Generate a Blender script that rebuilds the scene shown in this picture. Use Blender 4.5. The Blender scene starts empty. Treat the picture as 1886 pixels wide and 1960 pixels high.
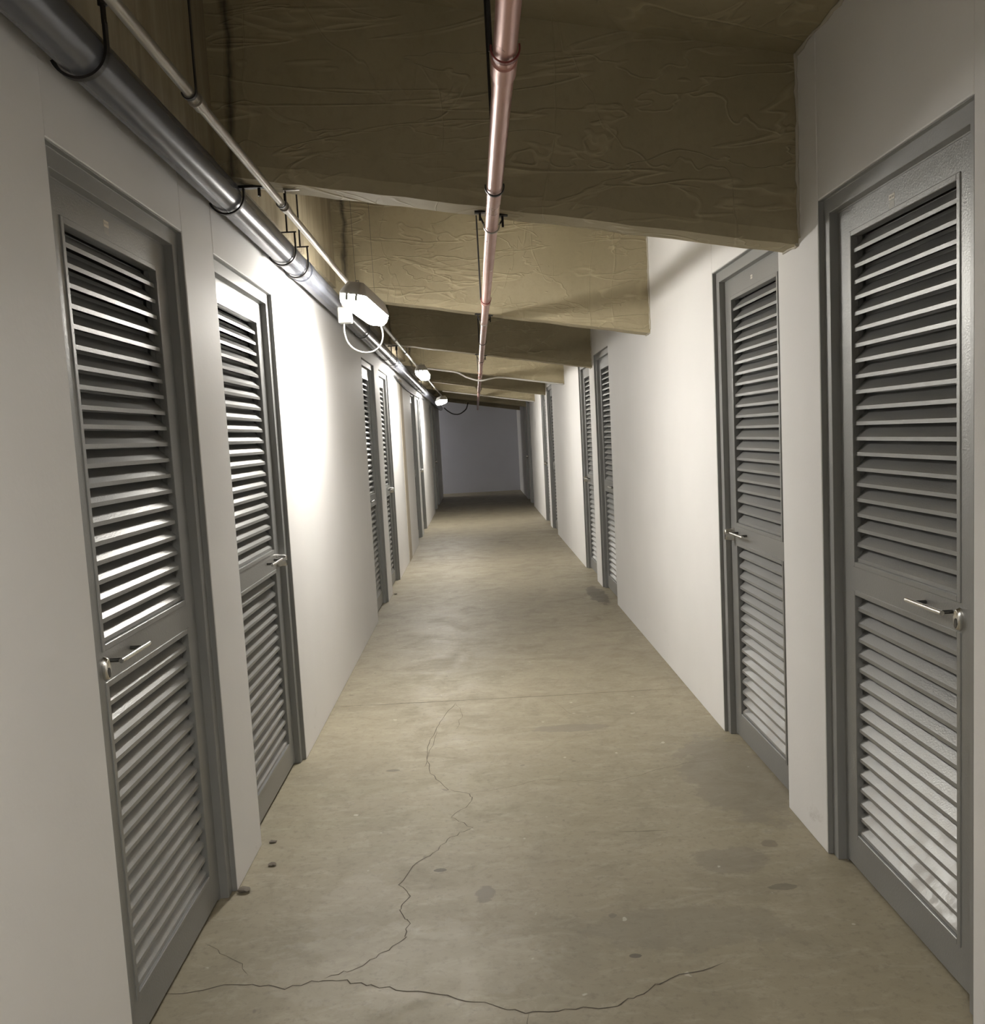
import bpy, bmesh, math, random
from mathutils import Vector, Matrix
random.seed(7)
S = bpy.context.scene
C = S.collection
# ------------------------------------------------------------------ camera
cam_d = bpy.data.cameras.new('camera'); cam = bpy.data.objects.new('camera', cam_d); C.objects.link(cam)
FPX, HC = 1750.0, 1.47
VPT, VVT, CX = (910.1, 835.3), (1842.6, 17884.5), 943.0        # vanishing points of the corridor and of the verticals
_b = -(VPT[1] + VVT[1]); _c = VPT[1]*VVT[1] + FPX*FPX + (VPT[0]-CX)*(VVT[0]-CX)
CY = (-_b - math.sqrt(_b*_b - 4*_c)) / 2
vy = Vector((VPT[0]-CX, VPT[1]-CY, FPX)).normalized()
vz = -Vector((VVT[0]-CX, VVT[1]-CY, FPX)).normalized()
vx = vy.cross(vz)
M = Matrix((vx, vy, vz))                                       # rows: world axes in image axes (right, down, forward)
cam.matrix_world = Matrix((
    (M[0][0], -M[0][1], -M[0][2], 0.0),
    (M[1][0], -M[1][1], -M[1][2], 0.0),
    (M[2][0], -M[2][1], -M[2][2], HC),
    (0, 0, 0, 1)))
cam_d.sensor_fit = 'HORIZONTAL'; cam_d.sensor_width = 36; cam_d.lens = FPX/1886*36
cam_d.shift_y = (CY-980)/1886; cam_d.clip_start = 0.05; cam_d.clip_end = 200
S.camera = cam
# ------------------------------------------------------------------ world, exposure
S.view_settings.view_transform = 'Standard'; S.view_settings.look = 'None'
S.view_settings.gamma = 1; S.view_settings.exposure = 0.0; S.view_settings.use_curve_mapping = False
W = bpy.data.worlds.new('world'); S.world = W; W.use_nodes = True
bg = W.node_tree.nodes['Background']
bg.inputs[0].default_value = (0.86, 0.88, 1.0, 1); bg.inputs[1].default_value = 0.2   # dull daylight, let in by the opening added behind the camera
LAMP_STRENGTH = 150.0
# ------------------------------------------------------------------ dimensions
XL, XR = -0.877, 1.118
Y0, YF = -3.6, 24.2
DH, DW = 2.15, 0.91
def beam_z(x): return 2.237 - 0.167*x
def ceil_z(x): return 2.853 - 0.175*x
LD = [(2.03, 'near'), (3.285, 'far'), (7.41, 'near'), (8.72, 'far'), (12.85, 'near'), (14.15, 'far'), (18.2, 'near'), (19.5, 'far')]
RD = [(2.045, 'near'), (3.34, 'far'), (7.56, 'near'), (8.83, 'far'), (13.12, 'near'), (14.4, 'far'), (18.5, 'near'), (19.75, 'far')]
# ------------------------------------------------------------------ node helpers
def mat(name):
    m = bpy.data.materials.new(name); m.use_nodes = True
    return m, m.node_tree, m.node_tree.nodes['Principled BSDF']
class N:
    def __init__(s, t):
        s.t = t; s.co = t.nodes.new('ShaderNodeTexCoord').outputs['Object']
    def n(s, k, **kw):
        x = s.t.nodes.new(k)
        for a, b in kw.items(): setattr(x, a, b)
        return x
    def l(s, a, b): s.t.links.new(a, b)
    def mapping(s, scale=(1,1,1), loc=(0,0,0), src=None):
        x = s.n('ShaderNodeMapping'); x.inputs['Scale'].default_value = scale; x.inputs['Location'].default_value = loc
        s.l(src or s.co, x.inputs[0]); return x.outputs[0]
    def noise(s, scale, detail=4, rough=.55, dist=0, src=None):
        x = s.n('ShaderNodeTexNoise'); x.inputs['Scale'].default_value = scale; x.inputs['Detail'].default_value = detail
        x.inputs['Roughness'].default_value = rough; x.inputs['Distortion'].default_value = dist
        s.l(src or s.co, x.inputs['Vector']); return x.outputs[0]
    def ramp(s, src, stops):
        x = s.n('ShaderNodeValToRGB'); e = x.color_ramp.elements
        while len(e) < len(stops): e.new(.5)
        for i, (p, c) in enumerate(stops):
            e[i].position = p; e[i].color = (c, c, c, 1) if isinstance(c, (int, float)) else (*c, 1)
        s.l(src, x.inputs[0]); return x.outputs[0]
    def math(s, op, a, b=None, c=None, clamp=False):
        x = s.n('ShaderNodeMath', operation=op, use_clamp=clamp)
        for i, v in enumerate((a, b, c)):
            if v is None: continue
            if isinstance(v, (int, float)): x.inputs[i].default_value = v
            else: s.l(v, x.inputs[i])
        return x.outputs[0]
    def mix(s, f, a, b, mode='MIX'):
        x = s.n('ShaderNodeMix', data_type='RGBA', blend_type=mode)
        for i, v in ((0, f), (6, a), (7, b)):
            if isinstance(v, (int, float)): x.inputs[i].default_value = v
            elif isinstance(v, tuple): x.inputs[i].default_value = (*v, 1)
            else: s.l(v, x.inputs[i])
        return x.outputs[2]
    def bump(s, h, strength=.3, dist=.01, normal=None):
        x = s.n('ShaderNodeBump'); x.inputs['Strength'].default_value = strength; x.inputs['Distance'].default_value = dist
        s.l(h, x.inputs['Height'])
        if normal: s.l(normal, x.inputs['Normal'])
        return x.outputs[0]
    def sep(s):
        x = s.n('ShaderNodeSeparateXYZ'); s.l(s.co, x.inputs[0]); return x.outputs
    def ridge(s, src, w):            # thin bright line where a noise field crosses its middle value
        a = s.math('SUBTRACT', src, .5); a = s.math('ABSOLUTE', a)
        a = s.math('DIVIDE', a, w); return s.math('SUBTRACT', 1, a, clamp=True)
    def spot(s, cx, cy, rx, ry, edge):   # a blotch with a ragged outline, in floor coordinates
        X, Y, _ = s.sep()
        u = s.math('DIVIDE', s.math('SUBTRACT', X, cx), rx); v = s.math('DIVIDE', s.math('SUBTRACT', Y, cy), ry)
        d = s.math('ADD', s.math('MULTIPLY', u, u), s.math('MULTIPLY', v, v))
        d = s.math('ADD', d, edge)
        x = s.n('ShaderNodeMapRange'); x.interpolation_type = 'SMOOTHSTEP'
        s.l(d, x.inputs[0]); x.inputs[1].default_value = .8; x.inputs[2].default_value = 1.15; x.inputs[3].default_value = 1; x.inputs[4].default_value = 0
        return x.outputs[0]
# white wall paint
def m_paint(name, col):
    m, t, p = mat(name); g = N(t)
    a = g.noise(1.3, 3); b = g.noise(60, 3)
    c = g.mix(g.ramp(a, [(.35, 0), (.7, 1)]), tuple(x*.95 for x in col), col)
    sc = g.ramp(g.noise(5, 6, .7, .6), [(.62, 0), (.72, 1)])
    Z = g.sep()[2]; low = g.math('SUBTRACT', 1, g.math('DIVIDE', Z, .25), clamp=True)
    c = g.mix(g.math('MULTIPLY', g.math('MULTIPLY', sc, low), .5), c, (.42, .39, .35))
    g.l(c, p.inputs['Base Color']); p.inputs['Roughness'].default_value = .62
    g.l(g.bump(g.math('ADD', b, g.math('MULTIPLY', a, 2)), .12, .004), p.inputs['Normal'])
    return m
WHITE = m_paint('white_wall_paint', (.80, .793, .785))
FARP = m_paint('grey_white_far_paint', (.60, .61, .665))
# concrete of the beams and slab, cast against wrinkled plastic sheet
def m_conc(name, c1, c2, wr=1.0):
    m, t, p = mat(name); g = N(t)
    big = g.noise(1.1, 5, .6, .4); fine = g.noise(26, 6, .7)
    st = g.mapping((.55, 1.0, 3.0))
    n1 = g.noise(1.5, 3, .5, .7, st); n2 = g.noise(2.4, 3, .55, .6, g.mapping((.8, 1.0, 2.4), (3, 1, 7)))
    n3 = g.noise(1.0, 3, .5, .5, g.mapping((2.4, 1.0, .9), (9, 4, 2)))
    r = g.math('ADD', g.math('ADD', g.ridge(n1, .016), g.math('MULTIPLY', g.ridge(n2, .016), .7)), g.math('MULTIPLY', g.ridge(n3, .006), .4))
    gate = g.ramp(g.noise(1.7, 2, .5, 0, g.mapping((1, 1, 1), (5, 5, 5))), [(.36, 0), (.5, 1)])
    r = g.math('MULTIPLY', r, gate)
    c = g.mix(g.ramp(big, [(.32, 0), (.68, 1)]), c1, c2)
    c = g.mix(g.math('MULTIPLY', g.ramp(fine, [(.5, 0), (.75, 1)]), .25), c, tuple(x*.62 for x in c1))
    c = g.mix(g.math('MULTIPLY', r, .38*wr), c, tuple(min(1, x*1.4) for x in c2))
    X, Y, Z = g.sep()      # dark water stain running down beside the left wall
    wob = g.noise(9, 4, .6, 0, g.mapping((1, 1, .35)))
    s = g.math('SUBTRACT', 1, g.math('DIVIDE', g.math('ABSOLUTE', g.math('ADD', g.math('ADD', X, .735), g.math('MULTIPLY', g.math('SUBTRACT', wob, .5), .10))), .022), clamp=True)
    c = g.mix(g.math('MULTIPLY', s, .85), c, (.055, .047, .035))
    pit = g.ramp(g.noise(7, 2, .5, 0, g.mapping((1, 1, 1), (2, 8, 3))), [(.765, 0), (.785, 1)])
    c = g.mix(g.math('MULTIPLY', pit, .7), c, (.06, .05, .035))
    g.l(c, p.inputs['Base Color']); p.inputs['Roughness'].default_value = .72
    h = g.math('ADD', g.math('MULTIPLY', r, .7*wr), g.math('MULTIPLY', fine, .12))
    h = g.math('SUBTRACT', h, pit)
    g.l(g.bump(h, .55, .012), p.inputs['Normal'])
    return m
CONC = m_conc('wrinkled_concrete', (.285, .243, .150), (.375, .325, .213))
# raw board-marked concrete above the left pipe
def m_board():
    m, t, p = mat('board_marked_concrete'); g = N(t)
    n = g.noise(14, 5, .65, .3, g.mapping((1, 1, .12))); b = g.noise(2.2, 4, .6, .5, g.mapping((1, 1, .35)))
    c = g.mix(g.ramp(n, [(.35, 0), (.65, 1)]), (.24, .20, .13), (.34, .295, .20))
    c = g.mix(g.ramp(b, [(.60, 0), (.67, .85)]), c, (.09, .072, .05))
    g.l(c, p.inputs['Base Color']); p.inputs['Roughness'].default_value = .75
    g.l(g.bump(n, .3, .006), p.inputs['Normal']); return m
BOARD = m_board()
# polished grey-beige floor slab
def m_floor():
    m, t, p = mat('polished_concrete_floor'); g = N(t)
    big = g.noise(.9, 5, .6, .5); mid = g.noise(4.5, 6, .65, .8); fine = g.noise(38, 6, .7)
    brush = g.noise(7, 8, .75, .6, g.mapping((1, 2.2, 1)))
    c = g.mix(g.ramp(big, [(.3, 0), (.7, 1)]), (.245, .215, .150), (.315, .28, .20))
    c = g.mix(g.math('MULTIPLY', g.ramp(mid, [(.5, 0), (.72, 1)]), .45), c, (.175, .155, .115))
    c = g.mix(g.math('MULTIPLY', g.ramp(brush, [(.5, 0), (.66, 1)]), .38), c, (.42, .385, .295))
    c = g.mix(g.math('MULTIPLY', g.ramp(fine, [(.52, 0), (.66, 1)]), .42), c, (.15, .13, .10))
    e = g.math('MULTIPLY', g.math('SUBTRACT', g.noise(11, 5, .65), .5), 3.0)
    # the floor's stains and scuffs, and a dark spot by the third right door
    for cx, cy, rx, ry, col, k in [(.40, 4.43, .21, .055, (0.204, 0.180, 0.140), .75), (1.0, 3.7, .20, .50, (0.184, 0.163, 0.130), .55),
                                   (-.05, 2.83, .035, .06, (0.156, 0.136, 0.107), .75), (.78, 2.95, .12, .10, (0.177, 0.156, 0.124), .5),
                                   (.55, 2.55, .3, .12, (0.190, 0.170, 0.130), .4), (-.28, 2.45, .42, .20, (.46, .435, .375), .15),
                                   (-.45, 2.72, .14, .28, (.45, .42, .36), .12), (-.2, 3.0, .022, .012, (0.082, 0.068, 0.052), .8),
                                   (.9, 2.75, .05, .02, (0.102, 0.088, 0.065), .6), (.37, 2.42, .018, .012, (0.082, 0.068, 0.052), .8),
                                   (-.45, 3.98, .03, .014, (0.116, 0.102, 0.078), .7), (1.02, 8.1, .08, .45, (.09, .08, .065), .7), (.95, 3.05, .03, .03, (0.136, 0.116, 0.091), .6)]:
        c = g.mix(g.math('MULTIPLY', g.spot(cx, cy, rx, ry, e), k), c, col)
    speck = g.ramp(g.noise(13, 2, .4, 0, g.mapping((1, 1, 1), (4, 2, 0))), [(.745, 0), (.765, 1)])
    c = g.mix(g.math('MULTIPLY', speck, .55), c, (.13, .11, .09))
    chip = g.ramp(g.noise(17, 2, .4, 0, g.mapping((1, 1, 1), (14, 7, 0))), [(.755, 0), (.775, 1)])
    c = g.mix(g.math('MULTIPLY', chip, .5), c, (.62, .58, .5))
    g.l(c, p.inputs['Base Color'])
    g.l(g.ramp(mid, [(.3, .42), (.7, .62)]), p.inputs['Roughness'])
    g.l(g.bump(g.math('ADD', fine, mid), .12, .003), p.inputs['Normal'])
    return m
FLOOR = m_floor()
def m_metal(name, col, rough, metal, bump=0, bscale=120, rv=0):
    m, t, p = mat(name); g = N(t)
    a = g.noise(3, 4)
    g.l(g.mix(a, tuple(x*.92 for x in col), tuple(min(1, x*1.08) for x in col)), p.inputs['Base Color'])
    p.inputs['Metallic'].default_value = metal
    if rv: g.l(g.ramp(g.noise(6, 5, .6, .5), [(.35, rough-rv), (.65, rough+rv)]), p.inputs['Roughness'])
    else: p.inputs['Roughness'].default_value = rough
    if bump: g.l(g.bump(g.noise(bscale, 2), bump, .002), p.inputs['Normal'])
    return m
DOORM = m_metal('grey_door_enamel', (.285, .29, .285), .36, .45, .35, 190)
def m_slat():
    m, t, p = mat('grey_slat_enamel'); g = N(t)
    dust = g.ramp(g.noise(12, 7, .75, 1.2), [(.44, 0), (.6, 1)])
    Z = g.sep()[2]; low = g.math('SUBTRACT', 1, g.math('DIVIDE', Z, .75), clamp=True)
    k = g.math('MULTIPLY', g.math('MULTIPLY', dust, low), .9)
    g.l(g.mix(k, (.285, .29, .285), (.36, .345, .32)), p.inputs['Base Color'])
    p.inputs['Metallic'].default_value = .4
    g.l(g.math('ADD', .36, g.math('MULTIPLY', k, .3)), p.inputs['Roughness'])
    g.l(g.bump(g.noise(190, 2), .35, .002), p.inputs['Normal']); return m
SLATM = m_slat()
FRAMEM = m_metal('grey_frame_enamel', (.30, .305, .30), .42, .3, .2, 150)
STEEL = m_metal('brushed_steel', (.70, .69, .66), .26, 1.0)
DARKST = m_metal('dark_steel', (.10, .10, .095), .38, .8)
BLACKM = m_metal('black_iron', (.025, .023, .022), .5, .5)
GALV = m_metal('galvanised_steel', (.34, .32, .28), .42, .7, .1, 60, .08)
PVC = m_metal('grey_pvc', (.115, .122, .145), .27, .2)
RED = m_metal('red_oxide_pipe_paint', (.50, .30, .265), .33, .55, .03, 60, .06)
REDD = m_metal('dark_red_paint', (.16, .035, .03), .4, .3)
HOUS = m_metal('grey_fixture_plastic', (.36, .35, .33), .5, 0)
CABLEW = m_metal('white_cable_sheath', (.50, .485, .455), .45, 0)
CABLEG = m_metal('pale_grey_cable_sheath', (.12, .117, .108), .5, 0)
CABLEB = m_metal('black_cable_sheath', (.03, .03, .032), .5, 0)
BOXM = m_metal('white_outlet_plastic', (.16, .16, .145), .35, 0)
PAPER = m_metal('yellowed_sticker', (.62, .57, .46), .5, 0)
PAPERW = m_metal('white_sticker', (.80, .77, .70), .35, 0)
INK = m_metal('faded_ink', (.30, .28, .24), .6, 0)
CRACK = m_metal('crack_dirt', (.10, .085, .065), .9, 0)
JOINT = m_metal('joint_dirt', (.19, .165, .125), .9, 0)
PLAST = m_metal('rough_plaster', (.48, .45, .38), .85, 0, .6, 60)
STONE = m_metal('mortar_crumb', (.17, .15, .125), .9, 0, .6, 60)
DARKROOM = m_metal('bare_store_wall', (.22, .21, .20), .85, 0)
COLM = m_metal('tan_column_concrete', (.42, .37, .29), .75, 0, .2, 30)
def m_emit():
    m, t, p = mat('lit_diffuser')
    p.inputs['Base Color'].default_value = (.9, .9, .9, 1); p.inputs['Roughness'].default_value = .3
    p.inputs['Emission Color'].default_value = (1.0, .955, .885, 1); p.inputs['Emission Strength'].default_value = LAMP_STRENGTH
    return m
EMIT = m_emit()
# ------------------------------------------------------------------ mesh helpers
def box(bm, x0, x1, y0, y1, z0, z1):
    x0, x1 = min(x0, x1), max(x0, x1)
    v = [bm.verts.new(p) for p in [(x0,y0,z0),(x1,y0,z0),(x1,y1,z0),(x0,y1,z0),(x0,y0,z1),(x1,y0,z1),(x1,y1,z1),(x0,y1,z1)]]
    for f in [(0,3,2,1),(4,5,6,7),(0,1,5,4),(1,2,6,5),(2,3,7,6),(3,0,4,7)]: bm.faces.new([v[i] for i in f])
    return v
def loft(bm, rings, caps=True, closed=True):
    R = [[bm.verts.new(p) for p in r] for r in rings]; n = len(R[0])
    for a, b in zip(R, R[1:]):
        for i in range(n if closed else n-1):
            j = (i+1) % n; bm.faces.new([a[i], a[j], b[j], b[i]])
    if caps and closed: bm.faces.new(R[0][::-1]); bm.faces.new(R[-1])
    return R
def tube(bm, pts, r, seg=12, caps=True, radii=None):
    pts = [Vector(p) for p in pts]; rings = []; up = None
    for i, p in enumerate(pts):
        d = ((pts[min(i+1, len(pts)-1)] - p).normalized() + (p - pts[max(i-1, 0)]).normalized()).normalized()
        if up is None:
            up = Vector((0,0,1)) if abs(d.z) < .9 else Vector((1,0,0))
        a = d.cross(up).normalized(); up = a.cross(d).normalized(); b = up
        rr = radii[i] if radii else r
        rings.append([p + (a*math.cos(t)+b*math.sin(t))*rr for t in [2*math.pi*k/seg for k in range(seg)]])
    loft(bm, rings, caps)
def obj(name, bm, m, parent=None, smooth=None, loc=None):
    bmesh.ops.recalc_face_normals(bm, faces=bm.faces)
    me = bpy.data.meshes.new(name); bm.to_mesh(me); bm.free(); me.materials.append(m)
    if smooth is not None:
        for f in me.polygons: f.use_smooth = True
        me.set_sharp_from_angle(angle=math.radians(smooth))
    o = bpy.data.objects.new(name, me); C.objects.link(o)
    if parent: o.parent = parent
    if loc: o.location = loc
    return o
def bevel(o, w, seg=2):
    md = o.modifiers.new('bevel', 'BEVEL'); md.width = w; md.segments = seg; md.limit_method = 'ANGLE'; md.angle_limit = math.radians(40)
    return o
def empty(name, loc=(0,0,0)):
    o = bpy.data.objects.new(name, None); C.objects.link(o); o.location = loc; o.empty_display_size = .1; return o
def tag(o, label=None, cat=None, group=None, kind=None):
    if label: o['label'] = label
    if cat: o['category'] = cat
    if group: o['group'] = group
    if kind: o['kind'] = kind
    return o
def copy_tree(o, parent=None):
    c = o.copy(); C.objects.link(c); c.parent = parent
    for ch in [x for x in list(bpy.data.objects) if x.parent == o]: copy_tree(ch, c)
    return c
# ================================================================== STRUCTURE
bm = bmesh.new(); box(bm, -2.2, 2.4, Y0-1.5, YF+.3, -.2, 0)
floor = tag(obj('floor', bm, FLOOR), 'bare polished concrete floor of the corridor', kind='structure')
def ribbon(bm, pts, w, z=.0006, jit=.006, sub=5):
    P = []
    for a, b in zip(pts, pts[1:]):
        for k in range(sub):
            t = k/sub; P.append(Vector((a[0]+(b[0]-a[0])*t + random.uniform(-jit, jit), a[1]+(b[1]-a[1])*t + random.uniform(-jit, jit)*1.4, 0)))
    P.append(Vector((*pts[-1], 0)))
    L = []; 
    for i, p in enumerate(P):
        d = (P[min(i+1, len(P)-1)]-P[max(i-1, 0)]).normalized(); n = Vector((-d.y, d.x, 0)); ww = w*random.uniform(.45, 1.0)
        if i in (0, len(P)-1): ww = w*.15
        L.append((bm.verts.new((p.x+n.x*ww/2, p.y+n.y*ww/2, z)), bm.verts.new((p.x-n.x*ww/2, p.y-n.y*ww/2, z))))
    for a, b in zip(L, L[1:]): bm.faces.new([a[0], a[1], b[1], b[0]])
cr = [([(-.19,4.98),(-.24,4.75),(-.29,4.5),(-.31,4.2),(-.28,3.92),(-.2,3.72),(-.11,3.66),(-.09,3.58),(-.17,3.44),(-.09,3.32),(-.17,3.26),(-.22,3.15),(-.283,3.07),(-.33,2.92),(-.29,2.84),(-.32,2.76),(-.285,2.66),(-.29,2.58),(-.34,2.52),(-.42,2.44),(-.50,2.40)], .0035),
      ([(-1.0,2.36),(-.72,2.40),(-.6,2.37),(-.5,2.40),(-.40,2.37),(-.3,2.335),(-.15,2.29),(-.03,2.235),(.066,2.19),(.17,2.20),(.281,2.205),(.36,2.25),(.44,2.31),(.6,2.36)], .0045),
      ([(-.11,3.66),(.05,3.70),(.22,3.77),(.34,3.73),(.47,3.70),(.62,3.76),(.85,3.86),(1.05,3.9)], .002),
      ([(-.9,2.62),(-.78,2.53),(-.72,2.44)], .002), ([(-.18,4.5),(-.15,4.75),(-.19,4.98)], .002),
      ([(.05,2.19),(.06,2.05),(.0,1.9)], .003), ([(-.30,4.2),(-.31,4.0)], .0028), ([(.437,3.215),(.627,3.205)], .004),
      ([(-.275,4.55),(-.30,4.12)], .003), ([(.33,4.95),(.42,4.65)], .0015)]
for pts, w in cr:
    bm = bmesh.new(); ribbon(bm, pts, w, jit=.007 if w != .004 else .001); obj('floor_crack', bm, CRACK, floor)
bm = bmesh.new(); ribbon(bm, [(-.877,5.03),(-.3,5.02),(.3,5.01),(1.07,5.01)], .006, jit=.002, sub=8); obj('floor_joint', bm, CRACK, floor)
for yy in (10.1, 15.2): 
    bm = bmesh.new(); ribbon(bm, [(-.877,yy),(1.1,yy)], .006, jit=.002, sub=8); obj('floor_joint', bm, JOINT, floor)

def wall(name, s, xs, doors, label):
    """painted block wall with a doorway for every door; s=-1 left, +1 right"""
    bm = bmesh.new(); T = .15
    ys = [Y0] + [y for d, _ in doors for y in (d, d+DW)] + [YF if s > 0 else 22.9]
    top = 2.415 if s < 0 else 3.05
    for i in range(0, len(ys), 2): box(bm, xs, xs+s*T, ys[i], ys[i+1], 0, top)
    for d, _ in doors: box(bm, xs, xs+s*T, d, d+DW, DH, top)
    bmesh.ops.remove_doubles(bm, verts=bm.verts, dist=1e-5)
    # drop the inner faces shared by touching blocks
    seen = {}
    for f in bm.faces: seen.setdefault(tuple(sorted(v.index for v in f.verts)), []).append(f)
    return tag(obj(name, bm, WHITE), label, kind='structure')
wl = wall('wall_left', -1, XL, LD, 'white painted left corridor wall'); bevel(wl, .004)
wr = wall('wall_right', 1, XR, RD, 'white painted right corridor wall'); bevel(wr, .004)
# raw concrete edge beam above the left wall, at pipe height
bm = bmesh.new(); box(bm, -1.027, -.80, Y0, 22.9, 2.415, 3.3)
tag(obj('trim_1', bm, BOARD), 'raw board-marked concrete band above the left wall', kind='structure')
bm = bmesh.new(); box(bm, -6.2, 2.4, YF, YF+.2, 0, 3.3)
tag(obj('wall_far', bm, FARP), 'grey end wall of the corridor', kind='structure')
# outer walls of the store rooms behind the doors
for nm, x0, x1 in (('wall_store_left', -2.2, -2.05), ('wall_store_right', 2.25, 2.4)):
    bm = bmesh.new(); box(bm, x0, x1, Y0, YF if x0 > 0 else 22.8, 0, 3.3); tag(obj(nm, bm, DARKROOM), 'back wall of the dark store rooms', kind='structure')
# partitions that close the store rooms off from each other
part_y = [Y0, .6, 3.12, 5.8, 8.6, 11.2, 14.0, 16.7, 19.4, 22.3]
for k, yy in enumerate(part_y):
    for s, xa, xb in ((-1, -2.05, -1.027), (1, 1.268, 2.25)):
        bm = bmesh.new(); box(bm, xa, xb, yy-.05, yy+.05, 0, 3.3 if s < 0 else 2.75)
        tag(obj('wall_partition', bm, DARKROOM), 'hidden partition between store rooms', kind='structure')
# invented side passage lighting the end wall, and added opening behind the camera
bm = bmesh.new(); box(bm, -6.2, -1.03, 22.75, 22.9, 0, 3.3); tag(obj('wall_added_passage_side', bm, FARP), 'side wall of the invented passage that leaves to the left at the end', kind='structure')
bm = bmesh.new(); box(bm, -6.35, -6.2, 22.75, YF+.2, 0, 3.3); tag(obj('wall_added_passage_end', bm, FARP), 'end wall of the invented side passage', kind='structure')
bm = bmesh.new(); box(bm, -6.35, -2.2, 22.75, YF+.2, -.2, 0); tag(obj('floor_added_passage', bm, FLOOR), 'concrete floor of the invented side passage', kind='structure')
bm = bmesh.new(); box(bm, -6.35, -2.2, 22.75, YF+.2, 3.2, 3.4); tag(obj('ceiling_added_passage', bm, CONC), 'slab over the invented side passage', kind='structure')
bm = bmesh.new(); box(bm, -2.2, 2.4, Y0-.2, Y0, 1.95, 3.4); box(bm, -2.2, XL, Y0-.2, Y0, 0, 1.95); box(bm, XR, 2.4, Y0-.2, Y0, 0, 1.95)
tag(obj('wall_near', bm, WHITE), 'unseen wall behind the camera with a wide low opening added to let in light', kind='structure')
# sloping slab
bm = bmesh.new(); xs = [-2.2, 2.4]; r = []
for y in (Y0, YF+.2): r.append([(xs[0], y, ceil_z(xs[0])), (xs[1], y, ceil_z(xs[1])), (xs[1], y, ceil_z(xs[1])+.35), (xs[0], y, ceil_z(xs[0])+.35)])
loft(bm, r); tag(obj('ceiling', bm, CONC), 'sloping raw concrete slab over the corridor', kind='structure')
# wall seams and tan column strip on the left
bm = bmesh.new(); box(bm, XL-.01, XL+.006, 11.02, 11.42, 0, 2.2); tag(obj('trim_2', bm, COLM), 'narrow tan concrete column face in the left wall', kind='structure')
# beams
BY = [3.13, 5.74, 8.58, 11.24, 14.25, 16.8, 19.9, 22.4, .42, -2.3]
BL = ['nearest concrete ceiling beam, unlit brown face crossed by the red pipe', 'second concrete ceiling beam, brightly lit behind the nearest lamp',
      'third concrete ceiling beam, dark face past the nearest lamp', 'fourth concrete ceiling beam with white cable along its lower edge',
      'fifth concrete ceiling beam, dark face past the second lamp', 'sixth concrete ceiling beam, lit behind the third lamp',
      'seventh concrete ceiling beam, small and far', 'last concrete ceiling beam in front of the grey end wall',
      'concrete ceiling beam above the camera', 'concrete ceiling beam behind the camera']
BT = .14
for k, y in enumerate(BY):
    bm = bmesh.new(); rings = []
    n = 24
    for i in range(n+1):
        x = -.85 + (1.135+.85)*i/n
        zb = beam_z(x) + (random.uniform(-.0025, .0025) if k < 3 else 0); zt = ceil_z(x)+.02; j = random.uniform(-.004, .004) if k < 3 else 0
        rings.append([(x, y-.012+j*.3, zt), (x, y-.012+j*.5, zb+.10), (x, y-.012, zb+.043+j), (x, y+.004, zb), (x, y+BT-.004, zb), (x, y+BT+.012, zb+.043), (x, y+BT+.012, zt)])
    loft(bm, rings)
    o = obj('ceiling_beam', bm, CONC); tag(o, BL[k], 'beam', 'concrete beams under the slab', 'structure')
    if k < 4:   # ragged plaster bead where the beam meets the right wall
        bm = bmesh.new(); pts = []; rad = []
        for i in range(26):
            t = i/25; pts.append((XR-.002+random.uniform(-.003,.002), y-.014+random.uniform(-.004,.003), beam_z(XR)+.02+(ceil_z(XR)-beam_z(XR)-.02)*t)); rad.append(random.uniform(.003, .009))
        tube(bm, pts, .006, 6, True, rad)
        pts = [(XR-.003+random.uniform(-.003,.002), y+BT*t, beam_z(XR)+random.uniform(-.004,.002)) for t in (0,.2,.4,.6,.8,1)]
        tube(bm, pts, .005, 6, True, [random.uniform(.003,.007) for _ in pts]); obj('plaster_bead', bm, PLAST, o, 60)
bm = bmesh.new(); pts = [(XR-.003+random.uniform(-.005,.002), .6+i*.05, ceil_z(XR)-.002+random.uniform(-.005,.003)) for i in range(51)]
tube(bm, pts, .006, 6, True, [random.uniform(.003,.009) for _ in pts])
tag(obj('trim_3', bm, PLAST, smooth=60), 'ragged plaster bead between slab and right wall', kind='structure')

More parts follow.
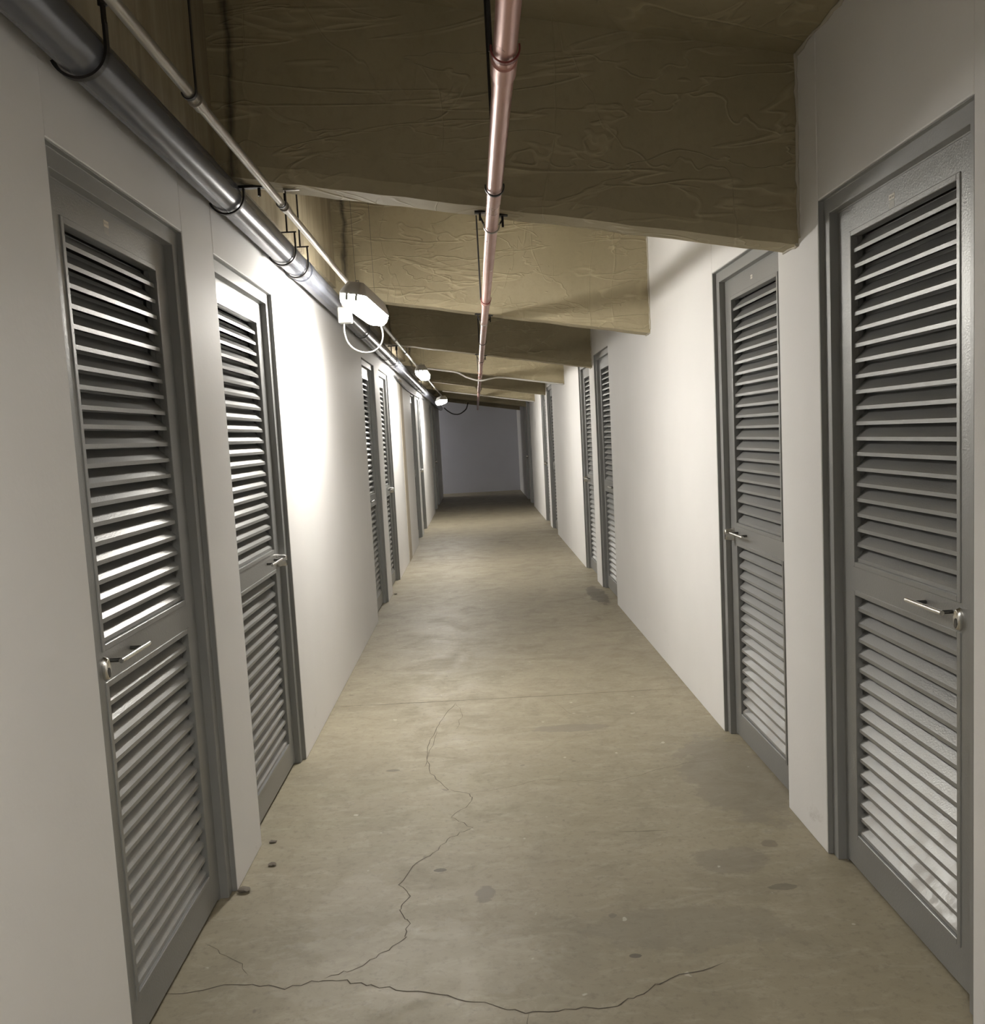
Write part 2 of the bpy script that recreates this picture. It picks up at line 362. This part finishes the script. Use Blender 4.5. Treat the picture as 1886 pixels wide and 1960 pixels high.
# ================================================================== DOORS
SX = .018   # frame face behind the wall face
LF = .044   # leaf face behind the wall face
def door_proto(s, lock, name):
    """local x = 0 at wall face, +x*s into the wall; y from 0 to DW; z up"""
    root = empty(name)
    F = .048; D = .13
    # frame: grey lining of the opening, face strip, rebate
    bm = bmesh.new()
    prof = [(.0015, .0035), (SX, .0035), (SX, F), (LF+.002, F), (LF+.002, F+.012), (D, F+.012), (D, .0005), (.0015, .0005)]
    # profile (depth, inward offset) swept round the opening as a U
    def U(off): return [(off, 0.0), (off, DH-off), (DW-off, DH-off), (DW-off, 0.0)]
    rings = []
    path = [U(o) for _, o in prof]
    for c in range(4):
        rings.append([(s*prof[k][0], path[k][c][0], path[k][c][1]) for k in range(len(prof))])
    loft(bm, rings)
    bevel(obj('door_frame', bm, FRAMEM, root), .0012, 1)
    y0, y1 = F+.004, DW-F-.004; z0, z1 = .012, DH-F-.004
    st = .096; xf, xb = s*LF, s*(LF+.036)
    up = (1.016, 2.010); lo = (.126, .916); ly0, ly1 = y0+st, y1-st
    bm = bmesh.new()
    ring_y = [y0, ly0, ly1, y1]; ring_z = [z0, lo[0], lo[1], up[0], up[1], z1]
    for i in range(3):
        for j in range(5):
            if i == 1 and j in (1, 3): continue
            box(bm, xf, xb, ring_y[i], ring_y[i+1], ring_z[j], ring_z[j+1])
    bmesh.ops.remove_doubles(bm, verts=bm.verts, dist=1e-5)
    dup = {}
    for f in list(bm.faces):
        key = tuple(sorted((round(v.co.x,4), round(v.co.y,4), round(v.co.z,4)) for v in f.verts)); dup.setdefault(key, []).append(f)
    kill = [f for fs in dup.values() if len(fs) > 1 for f in fs]
    if kill: bmesh.ops.delete(bm, geom=kill, context='FACES')
    leaf = bevel(obj('door_leaf', bm, DOORM, root), .0022)
    for (a, b) in (up, lo):
        # thin moulding proud of the leaf round each louvred opening
        bm = bmesh.new(); w = .013
        for (p, q, r_, t_) in ((ly0-w, ly0+.003, a-w, b+w), (ly1-.003, ly1+w, a-w, b+w)): box(bm, s*(LF-.003), s*(LF+.02), p, q, r_, t_)
        for (r_, t_) in ((a-w, a+.003), (b-.003, b+w)): box(bm, s*(LF-.003), s*(LF+.02), ly0+.003, ly1-.003, r_, t_)
        bevel(obj('moulding', bm, DOORM, leaf), .0015, 1)
        # the slats: lip outside low, sheet rising inward, small lip inside
        n = 21 if a > 1 else 16; pitch = (b-a-.008)/n; bm = bmesh.new(); th = .0016
        for k in range(n):
            z = a + .004 + k*pitch; j = random.uniform(-.0007, .0007)
            c = [(.006, z+j), (.006, z+.011+j), (.043, z+.046), (.043, z+.0565)]
            c2 = [(.0078, z+j), (.0078, z+.0102+j), (.0448, z+.0452), (.0448, z+.0565)]
            loop = c + c2[::-1]
            loft(bm, [[(s*(LF+d), yy, min(zz, b-.0015)) for d, zz in loop] for yy in (ly0, ly1)])
        obj('louvre_slats', bm, SLATM, root)
    # bar pull on two posts
    e = (y0+.112) if lock == 'near' else (y1-.10); sg = 1 if lock == 'near' else -1
    hz = .974; bx = s*(LF-.032)
    bm = bmesh.new(); tube(bm, [(bx, e, hz), (bx, e+sg*.19, hz)], .0062, 14)
    h = obj('pull_handle', bm, STEEL, leaf, 40)
    for o in (.012, .146):
        bm = bmesh.new(); tube(bm, [(s*(LF-.0005), e+sg*o, hz), (bx, e+sg*o, hz)], .0052, 12); obj('handle_post', bm, DARKST, h, 40)
    # oval lock rose
    ly = (y0+.088) if lock == 'near' else (y1-.050); ds = .42 if lock == 'near' else 1.6
    bm = bmesh.new(); R = []
    for d, k in ((0, 1.0), (.004, 1.0), (.022, .86), (.026, .80), (.027, .70), (.0255, .66), (.0255, .0)):
        k = max(k, .02)
        R.append([(s*(LF-d*ds), ly+math.cos(t)*.0165*k, hz-.012+math.sin(t)*.030*k) for t in [2*math.pi*i/28 for i in range(28)]])
    loft(bm, R); lk = obj('lock_rose', bm, STEEL, leaf, 35)
    bm = bmesh.new(); x = s*(LF-.0262*ds)
    R = [[(xx, ly+math.cos(t)*.0062, hz-.022+math.sin(t)*.0125) for t in [2*math.pi*i/16 for i in range(16)]] for xx in (x, s*(LF-.0275*ds-.0008))]
    loft(bm, R); obj('key_cylinder', bm, DARKST, lk, 35)
    return root, leaf
def sticker(leaf, s, y, z, w, h, m, marks, drop=0):
    bm = bmesh.new(); x = s*LF; box(bm, x-s*.0008, x+s*.0002, y-w/2, y+w/2, z-h/2, z+h/2); o = obj('number_sticker', bm, m, leaf)
    bm = bmesh.new()
    for k in range(marks):
        yy = y-w*.3+w*.6*k/max(1, marks-1); box(bm, x-s*.0012, x-s*.0006, yy-w*.05, yy+w*.05, z-h*.16, z+h*.16)
    obj('faded_print', bm, INK, o)
    if drop:
        bm = bmesh.new(); box(bm, x-s*.0004, x+s*.0002, y-w*.45, y+w*.45, z-h/2-drop, z-h/2-.002); obj('glue_mark', bm, GLUE, o)
GLUE = m_metal('old_glue', (.33, .32, .29), .5, .2)
LL = {
 (-1,0): 'grey louvred metal door nearest on the left wall, pull bar and lock at its near edge',
 (-1,1): 'second grey louvred door on the left wall, beside the glaring lamp patch',
 (-1,2): 'third grey louvred door on the left wall, its top rail lit beside the narrow pier',
 (-1,3): 'fourth grey louvred door on the left wall, handle showing at its far edge',
 (-1,4): 'fifth door along the left wall, first past the tan column strip',
 (-1,5): 'sixth door along the left wall, second past the tan column strip',
 (-1,6): 'seventh door along the left wall, far down near the end wall',
 (-1,7): 'eighth and last door along the left wall, beside the end wall',
 (1,0): 'grey louvred metal door nearest on the right wall, full height with small sticker on top rail',
 (1,1): 'second grey louvred door on the right wall, top corner behind the nearest beam',
 (1,2): 'third grey louvred door on the right wall, beyond the long blank white stretch',
 (1,3): 'fourth grey louvred door on the right wall, handle showing at its far edge',
 (1,4): 'fifth door along the right wall, seen only as a dark slit',
 (1,5): 'sixth door along the right wall, slit just beyond the fifth',
 (1,6): 'seventh door along the right wall, far down near the end wall',
 (1,7): 'eighth and last door along the right wall, beside the end wall'}
num = 0; protos = {}
for s, xs, lst in ((-1, XL, LD), (1, XR, RD)):
    for i, (y, lock) in enumerate(lst):
        num += 1; nm = 'door_%d' % num
        if i in (0, 1):
            root, leaf = door_proto(s, lock, nm); protos[(s, lock)] = root
        else:
            root = copy_tree(protos[(s, lock)]); root.name = nm
        root.location = (xs, y, 0)
        tag(root, LL[(s, i)], 'door', 'louvred store room doors', 'structure')
        if i in (0, 1): protos[(s, lock, 'leaf')] = leaf
# stickers differ door by door
lf = protos[(-1, 'near', 'leaf')]; sticker(lf, -1, 2.443-2.03, 2.064, .030, .016, PAPER, 3, .018)
lf = protos[(1, 'near', 'leaf')]; sticker(lf, 1, 2.535-2.045, 2.055, .034, .015, PAPERW, 4, .022)
lf = protos[(1, 'far', 'leaf')]; sticker(lf, 1, 3.80-3.34, 2.058, .024, .016, PAPERW, 2)
lf = protos[(-1, 'far', 'leaf')]; sticker(lf, -1, 3.66-3.285, 2.062, .028, .018, PAPERW, 2)

# ================================================================== PIPES
def pz(y): return 2.335 - .0075*(y-2)
PX, PR = -.80, .053
root = empty('drain_pipe', (PX, 2, pz(2)))
L = lambda x, y, z: (x-PX, y-2, z-pz(2))
bm = bmesh.new(); tube(bm, [L(PX, y, pz(y)) for y in (Y0, 3.9, 4.0, 12, 22.3)], PR, 40); obj('pipe_run', bm, PVC, root, 40)
for y in (4.55, 9.6, 14.4):
    bm = bmesh.new(); tube(bm, [L(PX, y, pz(y)), L(PX, y+.09, pz(y+.09))], PR+.004, 40); obj('pipe_socket', bm, PVC, root, 40)
tag(root, 'thick grey drain pipe under the ceiling along the left wall', 'pipe')
def hanger(y, kind, label):
    r = empty('pipe_hanger', (PX, y, pz(y)))
    bm = bmesh.new(); R = PR+.0045; n = 22; w = .009
    a0, a1 = (math.pi*1.12, math.pi*2.0)
    prof = [(math.cos(a0+(a1-a0)*i/n), math.sin(a0+(a1-a0)*i/n)) for i in range(n+1)]
    rings = [[(c*R, -w, s_*R), (c*R, w, s_*R), (c*(R+.006), w, s_*(R+.006)), (c*(R+.006), -w, s_*(R+.006))] for c, s_ in prof]
    top = .02 if kind == 'clamp' else .055
    rings.append([(R, -w, top), (R, w, top), (R+.006, w, top), (R+.006, -w, top)])
    loft(bm, rings); obj('strap', bm, BLACKM, r)
    zt = ceil_z(-.74) - pz(y)
    if kind == 'clamp':
        zb = beam_z(-.70) - pz(y)
        bm = bmesh.new(); tube(bm, [(R+.002, 0, top-.004), (R+.002, 0, zb)], .005, 8); obj('hanger_rod', bm, BLACKM, r)
        bm = bmesh.new(); box(bm, R-.03, R+.075, -.012, .012, zb-.008, zb+.001); obj('clamp_plate', bm, BLACKM, r)
        bm = bmesh.new(); tube(bm, [(R+.055, 0, zb-.035), (R+.055, 0, zb)], .0055, 8); obj('bolt', bm, BLACKM, r)
    elif kind == 'rod':
        bm = bmesh.new(); tube(bm, [(R+.002, 0, top-.005), (R+.002, 0, .085), (R+.002, 0, .087), (R+.002, 0, .13), (R+.002, 0, .132), (R+.002, 0, zt-.01)], .006, 8, True, [.006,.006,.011,.011,.005,.005]); obj('hanger_rod', bm, BLACKM, r)
    else:
        bm = bmesh.new(); tube(bm, [(R+.002, 0, top-.005), (R+.002, 0, .082)], .004, 8); tube(bm, [(R-.07, 0, .08), (R+.01, 0, .08)], .0035, 8); obj('cross_bar', bm, BLACKM, r)
        bm = bmesh.new(); tube(bm, [(R-.03, 0, .08), (R-.03, 0, zt-.02)], .004, 8); obj('hanger_rod', bm, BLACKM, r)
    return tag(r, label, 'hanger', 'black strap hangers on the drain pipe')
hanger(2.06, 'rod', 'black strap hanger on the drain pipe at the top left corner')
hanger(3.22, 'clamp', 'black strap hanger on the drain pipe, clamped under the nearest beam')
hanger(4.12, 'cross', 'dark strap hanger on the drain pipe, second past the nearest beam')
hanger(4.42, 'cross', 'thin strap hanger with cross bar, closest before the nearest lamp on the drain pipe')
for y, lb in ((6.9, 'strap hanger on the drain pipe just past the nearest lamp'), (8.7, 'strap hanger on the drain pipe under the third beam'),
              (9.3, 'strap hanger on the drain pipe beside the second lamp'), (13.4, 'strap hanger on the drain pipe between second and third lamps')):
    hanger(y, 'clamp' if abs(y-8.7) < .01 else 'rod', lb)
# conduit
CXX, CZ, CR = -.612, 2.288, .0125
root = empty('electrical_conduit', (CXX, 2, CZ))
bm = bmesh.new(); tube(bm, [(0, Y0-2, 0), (0, 1.2, 0), (0, 8, 0), (0, 21.5-2, 0)], CR, 20); obj('conduit_run', bm, GALV, root, 40)
for y in (2.27, 3.27, 6.3, 7.6, 8.7, 12.4):
    bm = bmesh.new(); tube(bm, [(0, y-2-.022, 0), (0, y-2+.022, 0)], CR+.0035, 20)
    tube(bm, [(0, y-2-.028, 0), (0, y-2-.022, 0)], CR+.0055, 20); obj('coupling', bm, GALV, root, 40)
tag(root, 'thin galvanised conduit running beside the grey drain pipe', 'conduit')
for y, m_, lb in ((2.2, BLACKM, 'black clip on the conduit before the nearest beam'), (3.2, BLACKM, 'small strap holding the conduit under the nearest beam'), (8.66, BLACKM, 'small strap holding the conduit under the third beam')):
    r = empty('conduit_strap', (CXX, y, CZ)); bm = bmesh.new(); R = CR+.002
    rings = []
    for i in range(17):
        a = math.pi + math.pi*i/16; c, s_ = math.cos(a), math.sin(a)
        rings.append([(c*R, -.006, s_*R), (c*R, .006, s_*R), (c*(R+.003), .006, s_*(R+.003)), (c*(R+.003), -.006, s_*(R+.003))])
    zt = (beam_z(CXX) if y != 2.2 else ceil_z(CXX)) - CZ
    for q in (zt*.5, zt): rings.append([(R, -.006, q), (R, .006, q), (R+.003, .006, q), (R+.003, -.006, q)])
    loft(bm, rings); obj('strap', bm, m_, r)
    if y != 2.2:
        bm = bmesh.new(); box(bm, R-.004, R+.05, -.008, .008, beam_z(CXX+.05)-CZ-.004, beam_z(CXX+.05)-CZ+.006); obj('bolt_plate', bm, GALV, r)
    tag(r, lb, 'strap', 'straps on the conduit')
# red pipe
RX, RZ, RR = .0945, 2.180, .0222
root = empty('sprinkler_pipe', (RX, 2, RZ))
rz = lambda y: -.0012*(y-4)
bm = bmesh.new(); tube(bm, [(0, y-2, rz(y)) for y in (Y0, 2, 8, 14, 23.6)], RR, 28); obj('pipe_run', bm, RED, root, 40)
for y in (1.86, 4.98, 8.9, 11.0):
    bm = bmesh.new(); tube(bm, [(0, y-2-.035, rz(y)), (0, y-2+.035, rz(y))], RR+.0035, 28); obj('coupling', bm, RED, root, 40)
tag(root, 'red-brown painted steel pipe down the middle of the ceiling', 'pipe')
def ring_hanger(y, m_, label, rod=True, side=-1, bracket=False):
    r = empty('pipe_ring', (RX, y, RZ+rz(y))); R = RR+.003; bm = bmesh.new(); n = 30; rings = []
    a0, a1 = (math.pi*.93, math.pi*2.07)
    for i in range(n+1):
        a = a0+(a1-a0)*i/n; c, s_ = math.cos(a), math.sin(a)
        rings.append([(c*R, -.006, s_*R), (c*R, .006, s_*R), (c*(R+.0035), .006, s_*(R+.0035)), (c*(R+.0035), -.006, s_*(R+.0035))])
    loft(bm, rings); obj('ring', bm, m_, r)
    if bracket:
        zt = beam_z(RX) - RZ - rz(y)
        for sx in (-1, 1):
            bm = bmesh.new(); q = beam_z(RX+sx*.04)-RZ-rz(y)
            box(bm, sx*.038-.018, sx*.038+.018, -.012, .012, q-.006, q+.001); obj('clamp_plate', bm, BLACKM, r)
            bm = bmesh.new(); box(bm, sx*.038-.004, sx*.038+.004, -.004, .004, q-(.03 if sx < 0 else .042), q-.005); obj('bolt', bm, BLACKM, r)
            bm = bmesh.new(); tube(bm, [(sx*R, 0, 0), (sx*.036, 0, q-.02)], .003, 8); obj('link', bm, BLACKM, r)
    elif rod:
        zt = ceil_z(RX) - RZ - rz(y)
        bm = bmesh.new(); tube(bm, [(side*(R+.002), 0, -.004 if side else R), (side*(R+.003), 0, zt-.01)], .0042, 8); obj('hanger_rod', bm, BLACKM, r)
    return tag(r, label, 'hanger', 'rings holding the red pipe')
ring_hanger(1.78, REDD, 'thick dark red ring with rod, closest one on the red pipe')
ring_hanger(2.72, BLACKM, 'black ring on the red pipe in front of the nearest beam', rod=True, side=0)
ring_hanger(3.2, GALV, 'pair of black clamps over the red pipe under the nearest beam', bracket=True)
ring_hanger(4.86, REDD, 'dark red ring on the red pipe before the lit second beam')
ring_hanger(5.8, GALV, 'clamps over the red pipe under the second beam', bracket=True)
ring_hanger(7.0, BLACKM, 'black ring on the red pipe past the second beam')
ring_hanger(8.64, BLACKM, 'clamps over the red pipe under the third beam', bracket=True)
ring_hanger(10.2, REDD, 'dark red ring on the red pipe past the third beam')
ring_hanger(14.3, BLACKM, 'clamps over the red pipe under the fifth beam', bracket=True)

# ================================================================== LAMPS
def lamp_proto():
    root = empty('batten_light')
    Lh = .385; seg = 8
    def sup(hx, hy, z, r):   # rounded rectangle ring
        pts = []
        for cx, cy, a0 in ((hx-r, hy-r, 0), (-hx+r, hy-r, 90), (-hx+r, -hy+r, 180), (hx-r, -hy+r, 270)):
            for k in range(seg+1):
                a = math.radians(a0+90*k/seg); pts.append((cx+r*math.cos(a), cy+r*math.sin(a), z))
        return pts
    bm = bmesh.new(); loft(bm, [sup(.063, Lh, 0, .035), sup(.064, Lh+.001, .006, .035), sup(.059, Lh-.008, .022, .032), sup(.042, Lh-.05, .060, .025), sup(.037, Lh-.056, .065, .022)])
    obj('housing', bm, HOUS, root, 35)
    bm = bmesh.new(); loft(bm, [sup(.060, Lh-.003, .0, .034), sup(.060, Lh-.003, -.012, .034), sup(.056, Lh-.008, -.035, .034), sup(.044, Lh-.022, -.052, .030), sup(.028, Lh-.04, -.058, .02)])
    obj('diffuser', bm, EMIT, root, 60)
    for sy in (-1, 1):
        for sx in (-1, 1):
            bm = bmesh.new(); y = sy*(Lh+.001); box(bm, sx*.022-.006, sx*.022+.006, min(y, y+sy*.004), max(y, y+sy*.004), -.028, .006); bevel(obj('latch_clip', bm, HOUS, root), .0015)
    for sy in (-1, 1):
        bm = bmesh.new(); tube(bm, [(0, sy*.28, .062), (0, sy*.28, .072), (0.004, sy*.28, .07), (0, sy*.28, .80)], .0011, 6); obj('suspension_wire', bm, DARKST, root)
        bm = bmesh.new(); tube(bm, [(-.009, sy*.28, .062), (-.006, sy*.28, .078), (.006, sy*.28, .078), (.009, sy*.28, .062)], .0022, 8); obj('hook', bm, DARKST, root)
    return root
lamp = lamp_proto()
spec = [(-.512, 4.69, 2.150, 9, -3, 'nearest glowing batten light, hung on two wires beside the drain pipe'),
        (-.525, 9.95, 2.175, 0, 0, 'second glowing batten light, before the fourth beam'),
        (-.53, 15.25, 2.085, 0, 8, 'third and farthest glowing batten light, near the end wall'),
        (-3.9, 23.6, 2.42, 0, 0, 'added batten light round the corner in the invented side passage, out of sight'),  # added out of view to brighten the end wall
        (.05, -.45, 2.70, 0, 0, 'unseen batten light added high between the beams above the camera')]  # added out of view to light the near walls and floor
for i, (x, y, z, tilt, yaw, lb) in enumerate(spec):
    o = lamp if i == 0 else copy_tree(lamp)
    o.location = (x, y, z); o.rotation_euler = (0, math.radians(tilt), math.radians(yaw)); tag(o, lb, 'lamp', 'batten lights along the corridor')
    for ch in [q for q in bpy.data.objects if q.parent == o and q.name.startswith('suspension_wire')]:
        ch.scale.z = ((3.2 if x < -2 else ceil_z(x+.06)) - z - .002)/.80
        ch.rotation_euler.y = -math.radians(tilt)
# outlet box behind the first lamp and its looped cable
root = empty('outlet_box', (-.660, 5.00, 2.150))
bm = bmesh.new(); box(bm, -.035, .035, -.035, .035, -.042, .042); bevel(obj('box_body', bm, BOXM, root), .006)
bm = bmesh.new(); box(bm, -.028, .028, -.039, -.035, -.034, .034); bevel(obj('cover_plate', bm, BOXM, root), .002)
bm = bmesh.new(); box(bm, -.012, .012, -.022, .022, .042, .11); obj('bracket', bm, GALV, root)
tag(root, 'white outlet box under the conduit behind the nearest lamp', 'box')
def cable(name, pts, r, m_, label, sub=10):
    P = [Vector(p) for p in pts]; out = []
    for i in range(len(P)-1):
        a, b, c, d = P[max(i-1, 0)], P[i], P[i+1], P[min(i+2, len(P)-1)]
        for k in range(sub):
            t = k/sub; out.append(.5*((2*b)+(-a+c)*t+(2*a-5*b+4*c-d)*t*t+(-a+3*b-3*c+d)*t*t*t))
    out.append(P[-1]); bm = bmesh.new(); tube(bm, out, r, 10); o = obj(name, bm, m_, smooth=60)
    return tag(o, label, 'cable')
cable('power_cable', [(-.668,4.99,2.105),(-.668,4.985,2.06),(-.652,4.975,2.005),(-.615,4.97,1.965),(-.565,4.975,1.947),(-.515,4.99,1.955),(-.480,5.01,1.99),(-.468,5.03,2.04),(-.476,5.04,2.088)], .0042, CABLEG, 'white cable looping below the nearest lamp to its outlet box')
yb = 11.215
cable('power_cable', [(-.60,yb,beam_z(-.60)-.01),(-.35,yb,beam_z(-.35)-.012),(-.18,yb,beam_z(-.18)-.018),(-.06,yb,beam_z(-.06)-.062),(.09,yb-.02,RZ-.042),(.22,yb-.01,beam_z(.22)-.045),(.36,yb,beam_z(.36)-.014),(.7,yb,beam_z(.7)-.012),(1.1,yb,beam_z(1.1)-.010)], .010, CABLEW, 'white cable along the fourth beam dipping under the red pipe')
cable('power_cable', [(-.55,16.76,beam_z(-.55)-.01),(.1,16.76,beam_z(.1)-.01),(1.1,16.76,beam_z(1.1)-.01)], .011, CABLEW, 'straight white cable along the lower edge of the sixth beam')
cable('power_cable', [(-.62,19.4,2.10),(-.56,19.45,2.04),(-.45,19.5,1.97),(-.34,19.55,1.955),(-.25,19.6,1.99),(-.16,19.7,2.07),(-.12,19.95,2.20)], .012, CABLEB, 'black cable hanging in a loop near the end wall')
cable('wire_bundle', [(-.86,10.3,2.185),(-.86,11.5,2.13),(-.86,13.0,2.12),(-.86,14.5,2.13),(-.86,16.0,2.15)], .010, CABLEB, 'dark wire sagging along the left wall under the drain pipe')
# crumbs on the floor
def crumb(x, y, r, label):
    bm = bmesh.new(); bmesh.ops.create_icosphere(bm, subdivisions=2, radius=r)
    for v in bm.verts: v.co *= random.uniform(.7, 1.15); v.co.z *= .45; v.co.x *= 1.3
    zmin = min(v.co.z for v in bm.verts)
    tag(obj('mortar_crumb', bm, STONE, smooth=30, loc=(x, y, -zmin)), label, 'crumb', 'mortar crumbs on the floor')
crumb(-.80, 3.112, .012, 'dark mortar crumb lying on the floor between the first two left doors')
crumb(-.84, 3.30, .011, 'mortar crumb at the foot of the wall corner by the second left door')
crumb(-.855, 2.93, .018, 'mortar crumb at the foot of the nearest left door frame')
crumb(-.85, 8.70, .014, 'mortar crumb at the foot of the fourth left door')
